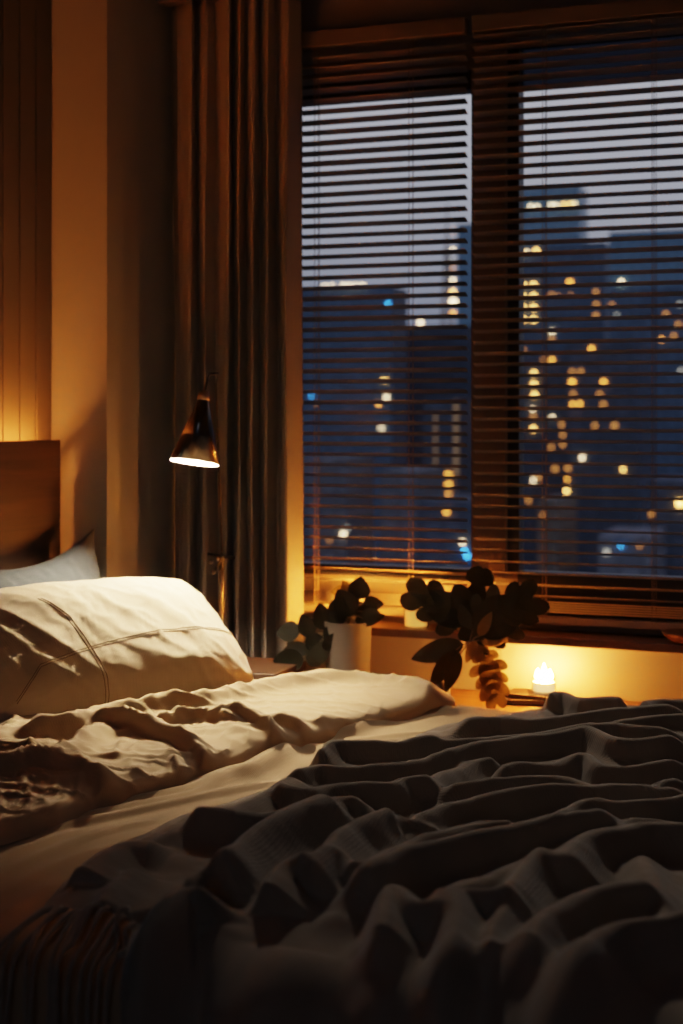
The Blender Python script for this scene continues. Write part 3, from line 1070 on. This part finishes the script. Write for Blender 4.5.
def lobed_leaf(base, tip, width, toward, lobes=5, curl=.15, seed=0, gap=.42):
    """split leaf: a midrib blade with finger lobes on both sides"""
    rr = random.Random(seed)
    e1, e2, n, L_ = basis(base, tip, toward)
    V_, F_ = [], []

    def blade(p0, d, l, w, bendv, hz):
        n0 = len(V_)
        K, S = 14, 2
        side = n.cross(d).normalized()
        for i in range(K + 1):
            t = i / K
            ww = w / 2 * (.50 + .50 * smooth01(t * 1.6)) * math.sqrt(max(0, 1 - max(0, (t - .62) / .38) ** 2)) + .0003
            c = p0 + d * (l * t) + bendv * (t * t * l) + n * (hz * t * t)
            for j in range(S + 1):
                s = -1 + j
                V_.append(c + side * (ww * s) + n * (.10 * ww * s * s))
        for i in range(K):
            for j in range(S):
                a = n0 + i * (S + 1) + j
                F_.append((a, a + 1, a + S + 2, a + S + 1))
    # heart of the leaf
    hv, hf = oval_leaf(base, base + e1 * L_ * .93, width * .60, n, curl, .1)
    n0 = len(V_)
    V_ += hv
    F_ += [tuple(n0 + q for q in ff) for ff in hf]
    for k in range(lobes):
        t = .06 + .72 * k / (lobes - 1)
        ang = math.radians(118 - 78 * k / (lobes - 1) + rr.uniform(-6, 6))
        l = width * .5 * (1.05 - .25 * abs(k / (lobes - 1) - .35) * 2) * rr.uniform(.88, 1.1)
        w = L_ / lobes * (1.48 - gap) * rr.uniform(.95, 1.15)
        for sd in (1, -1):
            d = (e1 * math.cos(ang) + e2 * math.sin(ang) * sd).normalized()
            blade(base + e1 * (L_ * t) - n * (curl * L_ * t * t), d, l, w, e1 * .22, -.10 * l * rr.uniform(.3, 1.4))
    return V_, F_


def add_leaf(data, m, parent, name='leaf'):
    v, f = data
    return link(name, mesh(v, f, name), m, parent, smooth=True)


CAMV = Vector((.30, -.92, .25))


def stem_to(mb, a, b, r=.003, sag=.02):
    mid_ = (a + b) / 2 + Vector((0, 0, sag))
    pts = [a * (1 - t) ** 2 + mid_ * 2 * t * (1 - t) + b * t * t for t in [k / 8 for k in range(9)]]
    mb.tube(pts, [r * (1 - .4 * k / 8) for k in range(9)], 8)


# oval leaved plant in the pale pot
YPL = 3.97
pc = onY(348, 640, YPL)
pot = thing('potted_plant', 'oval leaved houseplant in a pale ceramic pot beside the curtain', 'plant', (pc.x, YPL, .506))
zt = onY(348, 621, YPL).z
Hp = zt - .506
R1, R0 = .070, .062
MB().lathe([(0, 0), (R0, 0), (R0 + .002, .004), (R1, Hp), (R1 - .005, Hp), (R0 - .004, .01), (0, .01)], (pc.x, YPL, .506), 48).build('pot', M['pot'], pot, auto=True)
MB().lathe([(R1 - .0065, Hp - .02), (.03, Hp - .012), (0, Hp - .014)], (pc.x, YPL, .506), 32).build('soil', M['soil'], pot, smooth=True)
leaves = [((358, 599), (361, 577), 17, 0), ((363, 604), (383, 604), 12, 0), ((355, 621), (384, 616), 11, -.02), ((353, 616), (337, 590), 20, -.01),
          ((324, 630), (320, 603), 15, -.03), ((311, 637), (302, 614), 14, -.03), ((300, 632), (276, 632), 17, -.02), ((337, 643), (325, 627), 15, -.05),
          ((308, 653), (286, 643), 11, -.03), ((304, 659), (272, 662), 18, -.05), ((320, 666), (308, 647), 14, -.05), ((320, 642), (322, 664), 14, -.06),
          ((349, 590), (330, 592), 9, .04), ((343, 612), (331, 601), 13, .02), ((352, 600), (343, 580), 9, .04), ((366, 612), (350, 606), 12, .01), ((336, 616), (341, 598), 15, .0), ((298, 648), (280, 656), 10, -.02), ((345, 622), (330, 612), 15, -.03), ((318, 650), (309, 632), 15, -.04), ((356, 606), (346, 592), 14, .0), ((362, 618), (379, 612), 11, -.03), ((330, 652), (333, 634), 14, -.06)]
stm = MB()
hub = Vector((pc.x - .01, YPL, .506 + Hp - .012))
ppx = 4.25 / F
for i, (b_, t_, w_, dy) in enumerate(leaves):
    Yl = YPL + dy
    B_ = onY(*b_, Yl)
    T_ = onY(*t_, Yl - .012)
    tw = CAMV + Vector((random.uniform(-.35, .35), 0, random.uniform(-.3, .35)))
    add_leaf(oval_leaf(B_, T_, w_ * ppx * 1.35, tw, curl=.10), M['leaf_lit'] if i in (12, 14) else M['leaf'], pot)
    stem_to(stm, hub + Vector((random.uniform(-.02, .02), random.uniform(-.015, .015), 0)), B_, .0024, .03)
stm.build('stems', M['stem'], pot, smooth=True)

# split leaved plant in a dark vase
YM = 3.96
vb = onY(440, 700, YM)
mon = thing('monstera_plant', 'split leaved monstera cuttings in a dark vase between the candles', 'plant', (vb.x, YM, .506))
vz = onY(440, 672, YM).z - .506
MB().lathe([(0, 0), (.024, 0), (.030, .015), (.030, .05), (.018, vz - .03), (.013, vz - .012), (.017, vz), (.014, vz), (.011, vz - .012), (.0, .02)], (vb.x, YM, .506), 36).build('vase', M['vase'], mon, smooth=True)
mst = MB()
vtop = Vector((vb.x, YM, .506 + vz - .004))
node = onY(470, 642, YM)
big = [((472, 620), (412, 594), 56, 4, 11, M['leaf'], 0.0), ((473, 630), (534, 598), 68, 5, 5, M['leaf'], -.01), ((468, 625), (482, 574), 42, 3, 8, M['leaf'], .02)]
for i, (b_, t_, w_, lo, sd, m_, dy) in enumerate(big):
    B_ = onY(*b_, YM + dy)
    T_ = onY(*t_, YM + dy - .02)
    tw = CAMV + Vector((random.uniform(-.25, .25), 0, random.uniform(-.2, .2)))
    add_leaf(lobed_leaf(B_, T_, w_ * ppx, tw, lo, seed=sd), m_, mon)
    stem_to(mst, node, B_, .0028, .0)
add_leaf(lobed_leaf(onY(485, 656, YM), onY(499, 704, YM - .02), 38 * ppx, CAMV + Vector((.3, 0, -.1)), 5, seed=4, curl=.25), M['leaf_lit'], mon)
stem_to(mst, node, onY(485, 656, YM), .0024, .01)
for b_, t_, w_, m_, dy in [((464, 644), (409, 659), 22, M['leaf'], -.02), ((456, 650), (431, 688), 19, M['leaf'], -.03), ((459, 652), (446, 694), 15, M['leaf'], -.02),
                           ((481, 641), (507, 639), 14, M['leaf_lit'], -.01), ((479, 636), (491, 613), 11, M['leaf_lit'], -.02), ((476, 641), (466, 663), 11, M['leaf_lit'], -.02),
                           ((480, 646), (477, 664), 10, M['leaf_lit'], -.01), ((466, 634), (459, 618), 12, M['leaf_lit'], .01), ((474, 640), (489, 652), 11, M['leaf_lit'], .0)]:
    B_ = onY(*b_, YM + dy)
    add_leaf(oval_leaf(B_, onY(*t_, YM + dy - .015), w_ * ppx, CAMV + Vector((random.uniform(-.3, .3), 0, random.uniform(-.3, .3))), curl=.12), m_, mon)
    stem_to(mst, node, B_, .0022, .006)
stem_to(mst, vtop + Vector((0, 0, -.03)), node, .004, .012)
mst.build('stems', M['stem'], mon, smooth=True)

# ------------------------------------------------------------------ the city outside


def facade(name, color, rough=.6, spec=.3, var=.25):
    m = bpy.data.materials.new(name)
    nt, N, L = nodes_of(m)
    b = N['Principled BSDF']
    b.inputs['Roughness'].default_value = rough
    b.inputs['Specular IOR Level'].default_value = spec
    tc = N.new('ShaderNodeTexCoord')
    br = N.new('ShaderNodeTexBrick')
    br.inputs['Scale'].default_value = .28
    br.inputs['Color1'].default_value = (color[0] * (1 - var), color[1] * (1 - var), color[2] * (1 - var), 1)
    br.inputs['Color2'].default_value = (color[0] * (1 + var), color[1] * (1 + var), color[2] * (1 + var), 1)
    br.inputs['Mortar'].default_value = (color[0] * .7, color[1] * .7, color[2] * .7, 1)
    br.inputs['Mortar Size'].default_value = .06
    br.offset = 0
    mp = N.new('ShaderNodeMapping')
    mp.inputs['Rotation'].default_value = (math.pi / 2, 0, 0)
    L.new(tc.outputs['Object'], mp.inputs['Vector'])
    L.new(mp.outputs['Vector'], br.inputs['Vector'])
    L.new(br.outputs['Color'], b.inputs['Base Color'])
    return m


M['b_navy'] = facade('navy tower facade', (.092, .140, .200))
M['b_blue'] = facade('blue glass facade', (.16, .30, .41), .35, .5, .12)  # on the crown this lighter blue stands in for reflected sky
M['b_teal'] = facade('teal glass facade', (.12, .24, .34), .35, .5, .12)  # lighter tower top, sky reflection put into the base colour
M['b_dark'] = facade('dark tower facade', (.070, .090, .122))
M['b_grey'] = facade('grey concrete facade', (.15, .155, .17))
M['b_tan'] = facade('pale concrete facade', (.16, .13, .10))
WL = {
    'o': emis('orange lit window', (1.0, .32, .035, 1), 8.0),
    'y': emis('yellow lit window', (1.0, .45, .08, 1), 13.0),
    'w': emis('pale lit window', (1.0, .70, .34, 1), 9.0),
    'd': emis('dim lit window', (1.0, .36, .07, 1), 1.3),
    'g': emis('faint grey lit window', (.8, .75, .6, 1), 1.0),
    'e': emis('faint warm lit strip', (1.0, .62, .36, 1), .12),
    'b': emis('blue lit sign', (.04, .38, 1.0, 1), 11.0),
}
GCITY = 'city buildings outside the window'
ZG = -70.0


def building(label, x0, x1, ytop, D, m, lights=(), crown=None, group=GCITY):
    a = onY(x0, ytop, D)
    b = onY(x1, ytop, D)
    t = thing('building', label, 'building', ((a.x + b.x) / 2, D + 12, ZG), group)
    top_ = a.z
    zt_ = top_ if crown is None else onY(x0, crown[0], D).z
    MB().box(a.x, b.x, D, D + 9, ZG, zt_).build('tower_block', m, t)
    if crown is not None:
        ca_ = onY(crown[2], ytop, D).x
        cb_ = onY(crown[3], ytop, D).x
        MB().box(ca_, cb_, D, D + 8, zt_, top_).build('crown', crown[1], t)
    pp = D / F
    for L_ in lights:
        px, py, k = L_[:3]
        w, h = (L_[3], L_[4]) if len(L_) > 3 else (3.0, 3.0)
        c = onY(px, py, D)
        MB().box(c.x - w * pp / 2, c.x + w * pp / 2, D - .35, D - .05, c.z - h * pp / 2, c.z + h * pp / 2).build('lit_window', WL[k], t)
    return t


building('tall blue tower with a lit crown seen just right of the mullion', 494, 605, 190, 260, M['b_navy'],
         [(531, 207, 'w', 2.2, 2.2), (537, 207, 'w', 2.2, 2.2), (551.5, 205.5, 'w', 2.2, 2.2), (556.5, 205.5, 'w', 2.2, 2.2), (564, 205, 'y', 2.4, 2.2), (571, 204.5, 'y', 2.4, 2.2), (575, 204.5, 'w', 1.6, 2),
          (523, 252.5, 'y', 3, 2.5), (527.5, 252.5, 'w', 1.8, 2), (536.5, 251, 'y'),
          (523.7, 285.2, 'y'), (533.8, 285, 'y', 3.4, 3.2), (523.7, 296.7, 'y'), (533.8, 296.4, 'y', 3.4, 3.2), (523.7, 308, 'y'), (533.8, 307.8, 'y', 3.4, 3.2), (523.7, 319.5, 'y'), (533.8, 319.5, 'y', 3.4, 3.2),
          (552, 295, 'd'), (558.5, 296, 'd', 2, 2), (571, 295, 'd', 1.6, 2), (570, 282.3, 'o', 3.4, 3), (552, 331.4, 'w', 3, 2.2), (552, 339, 'd'), (524, 350, 'd', 2, 2),
          (596, 292, 'd'), (596.5, 304.5, 'd', 3.4, 3), (596, 315.8, 'd', 4, 3)],
         (246, M['b_blue'], 512, 580))
building('broad teal tower filling the right edge of the window', 609, 1150, 232, 225, M['b_navy'],
         [(621.5, 282.3, 'w', 3, 3), (612, 305, 'd', 3, 2.4), (617, 315, 'g', 2.5, 1.6), (666, 314, 'd'), (678.5, 324.5, 'd'), (662, 339.4, 'o', 2, 2), (674, 336, 'd'),
          (680, 304.5, 'g'), (681, 371, 'g')], (288, M['b_teal'], 609, 1150))
building('small building with a pale lit roof between the two blue towers', 577, 614, 256, 330, M['b_navy'],
         [(592, 259, 'g', 26, 3.5), (603.6, 271, 'y', 3, 3), (602.7, 282.3, 'g', 2.6, 2.6)])
building('dark apartment tower with a column of orange windows behind the right blind', 566, 640, 343, 165, M['b_dark'],
         [(591.9, 348.9, 'o'), (572.4, 371.6, 'd'), (580.9, 371.6, 'd', 3.4, 3), (572.4, 382.0, 'o', 3.6, 3), (604.0, 382.0, 'o', 3, 3), (573.4, 394.0, 'd'), (599.9, 394.0, 'd'),
          (573.1, 404.3, 'o', 2.6, 2.6), (580.0, 403.8, 'o', 2.6, 2.6), (603.6, 404.3, 'd', 3.8, 3), (595.1, 425.5, 'd', 3, 3), (614.7, 425.5, 'd', 4.2, 3.4), (582.4, 457.7, 'w', 2.6, 2.6), (623.3, 469.5, 'y', 2.2, 2.4),
          (568.1, 468.1, 'd', 4, 3), (567.4, 479.1, 'o', 1.8, 2), (566.8, 490.8, 'y', 3, 3), (567.4, 523.0, 'd', 4.6, 4), (563.0, 435.0, 'd'), (563.0, 444.5, 'd'), (562.0, 424.6, 'd')])
building('dark slab tower beside the mullion with a stack of bright yellow windows', 500, 566, 356, 180, M['b_dark'],
         [(552.1, 359.9, 'o', 2.6, 2.6), (543.6, 359.9, 'd', 2, 2), (534.3, 373.5, 'y', 3, 3), (534.3, 384.5, 'y', 3.6, 3), (534.9, 395.1, 'y', 3.2, 3.2), (532.7, 409.0, 'w', 2.4, 2), (533.6, 416.1, 'd'), (533.6, 428.9, 'y', 3, 3),
          (552.6, 417.5, 'w', 1.8, 2.2), (538.4, 477.4, 'd', 4, 3), (551.6, 447.3, 'd'), (555.4, 468.8, 'd', 4, 3), (553.9, 502.6, 'o', 2.6, 2.4), (533.6, 480.4, 'w', 1.2, 3.4), (528.9, 500.3, 'd')])
building('low pale concrete building lit warmly at the foot of the towers', 537, 557, 500, 120, M['b_tan'], [(543, 515, 'd', 2, 2)])
building('low grey blue building near the bottom right of the window', 598, 650, 535, 112, M['b_grey'], [(621, 546, 'b', 1.2, 1.2), (640, 546, 'd', 2, 2), (607, 552, 'g', 4, 4)])
building('dark tower with one large yellow window at the right edge', 648, 960, 480, 130, M['b_dark'], [(680, 503, 'y', 5.5, 5.5), (652, 514, 'd', 3, 3.5)])
building('navy tower with a lit roof line left of the window mullion', 262, 392, 290, 235, M['b_navy'],
         [(325, 285.8, 'w', 2.6, 1.6), (332, 285.4, 'w', 2.6, 1.6), (344, 285.4, 'w', 4, 2), (350, 285.4, 'w', 3, 2), (356, 285.2, 'w', 3, 1.6), (363, 285.2, 'w', 4, 1.8), (388.4, 303.6, 'b', 1.8, 1.8),
          (384.7, 380.5, 'y', 6, 1.2), (386.9, 397.4, 'w', 2.8, 2.8), (379, 403.6, 'o', 2.6, 2.6), (312, 396, 'b', 1, 1), (382, 428, 'w', 4, 1.0), (316, 403, 'd', 2, 2)])
building('dark tower with two bright rooftop lights below the broadcast tower', 393, 470, 327, 255, M['b_dark'],
         [(399, 323, 'w', 2.6, 2.6), (404.5, 322.7, 'w', 2.6, 2.6), (420.7, 322.7, 'w', 4, 3.4), (445, 407, 'g', 2, 2), (447.4, 449, 'o', 3.4, 3), (441, 418, 'd', 2, 2), (441.5, 434, 'd')])
building('slim blue tower rising right behind the left blind beside the mullion', 457, 505, 224, 340, M['b_blue'], [(468, 471, 'b', .8, .8)])
building('grey concrete building low on the left seen through the blind', 300, 346, 458, 140, M['b_grey'], [(344, 534, 'w', 3.4, 3), (348, 528, 'g', 3, 3), (330, 540, 'd', 2, 2)])
building('dark narrow building with a warm lit edge low behind the left blind', 424, 459, 398, 150, M['b_dark'],
         [(456.5, 438, 'e', 4, 78), (436, 460, 'e', 2, 100), (449, 474, 'o', 5, 1.6), (449, 484, 'o', 5, 1.6), (449, 494.5, 'o', 5, 1.6)])
building('pale narrow building low behind the middle of the left blind', 380, 418, 470, 128, M['b_grey'], [])
building('dark low block with white and blue street lights beside the mullion', 418, 492, 500, 118, M['b_dark'],
         [(463, 542, 'w', 2.8, 2.8), (465, 551, 'b', 2.2, 2.6), (468, 556, 'b', 2.2, 2.6), (447.4, 573, 'w', 2.8, 2.8), (447, 512, 'o', 4, 1.6)])

# broadcast tower
DT = 380
tw = thing('broadcast_tower', 'slender lit lattice tower glowing yellow on the skyline', 'tower', onY(447, 340, DT))
pp = DT / F
ta = onY(447, 202, DT)
tm = onY(447, 248, DT)
tb = onY(447, 334, DT)
ms = MB()
for sx in (-1, 1):
    for sy in (-1, 1):
        ms.tube([(tb.x + sx * 7 * pp, DT + sy * 7 * pp, tb.z - 30), (tb.x + sx * 4 * pp, DT + sy * 4 * pp, onY(447, 310, DT).z), (tm.x + sx * 1.4 * pp, DT + sy * 1.4 * pp, tm.z)], .25, 6)
for py, hw in ((255, 1.6), (268, 2.2), (280, 2.8), (291, 3.4), (312, 5)):
    z = onY(447, py, DT).z
    for sy in (-1, 1):
        ms.box(tm.x - hw * pp, tm.x + hw * pp, DT + sy * hw * pp - .15, DT + sy * hw * pp + .15, z - .2, z + .2)
    for sx in (-1, 1):
        ms.box(tm.x + sx * hw * pp - .15, tm.x + sx * hw * pp + .15, DT - hw * pp, DT + hw * pp, z - .2, z + .2)
ms.build('lattice_mast', M['b_tan'], tw)
MB().tube([tm, ta], [.35, .12], 8).build('spire', M['b_tan'], tw)
for py, w, h, k in ((247.5, 2.6, 2.8, 'w'), (256, 2.4, 2, 'g'), (266, 2.2, 5, 'd'), (278.5, 3.4, 3, 'w'), (290, 4, 3, 'y'), (300.5, 8, 5, 'w'), (312, 4, 3, 'o'), (228, 1.2, 8, 'd')):
    c = onY(447, py, DT - 6)
    MB().lathe([(0, -h * pp / 2), (w * pp / 2, -h * pp / 2), (w * pp / 2 * .8, h * pp / 2), (0, h * pp / 2)], (c.x, DT, c.z), 12).build('tower_light', WL[k], tw)

gr = MB().box(-900, 900, 60, 1500, ZG - 1, ZG).build('ground', M['b_dark'])
gr['kind'] = 'structure'

# ------------------------------------------------------------------ sky
w = bpy.data.worlds.new('dusk')
scene.world = w
w.use_nodes = True
N, L = w.node_tree.nodes, w.node_tree.links
bg = N['Background']
tc = N.new('ShaderNodeTexCoord')
sp = N.new('ShaderNodeSeparateXYZ')
L.new(tc.outputs['Generated'], sp.inputs['Vector'])
rp = N.new('ShaderNodeValToRGB')
els = rp.color_ramp.elements
els[0].position = 0.0
els[0].color = srgb(66, 76, 98)
els[1].position = 1.0
els[1].color = srgb(70, 86, 122)
for p, c in ((.06, srgb(130, 137, 156)), (.13, srgb(170, 173, 186)), (.21, srgb(203, 203, 212)), (.38, srgb(160, 165, 188))):
    e = els.new(p)
    e.color = c
L.new(sp.outputs['Z'], rp.inputs['Fac'])
L.new(rp.outputs['Color'], bg.inputs['Color'])
bg.inputs['Strength'].default_value = 0.70

# ------------------------------------------------------------------ camera
cam = bpy.data.cameras.new('camera')
cam.sensor_fit = 'VERTICAL'
cam.sensor_height = 36.0
cam.lens = F / 1024 * 36.0
cam.shift_y = -100.0 / 1024
cam.clip_end = 3000
cam.dof.use_dof = True
cam.dof.focus_distance = 3.05
cam.dof.aperture_fstop = 2.8
co_ = bpy.data.objects.new('camera', cam)
COL.objects.link(co_)
co_.location = (0, 0, CAMZ)
co_.rotation_euler = (math.pi / 2, 0, TH)
scene.camera = co_
scene.view_settings.view_transform = 'Filmic'
scene.view_settings.look = 'Medium Contrast'
scene.view_settings.exposure = 0.3
scene.cycles.use_denoising = True
scene.cycles.max_bounces = 8
scene.cycles.diffuse_bounces = 5
scene.cycles.transparent_max_bounces = 16
scene.cycles.sample_clamp_indirect = 4.0
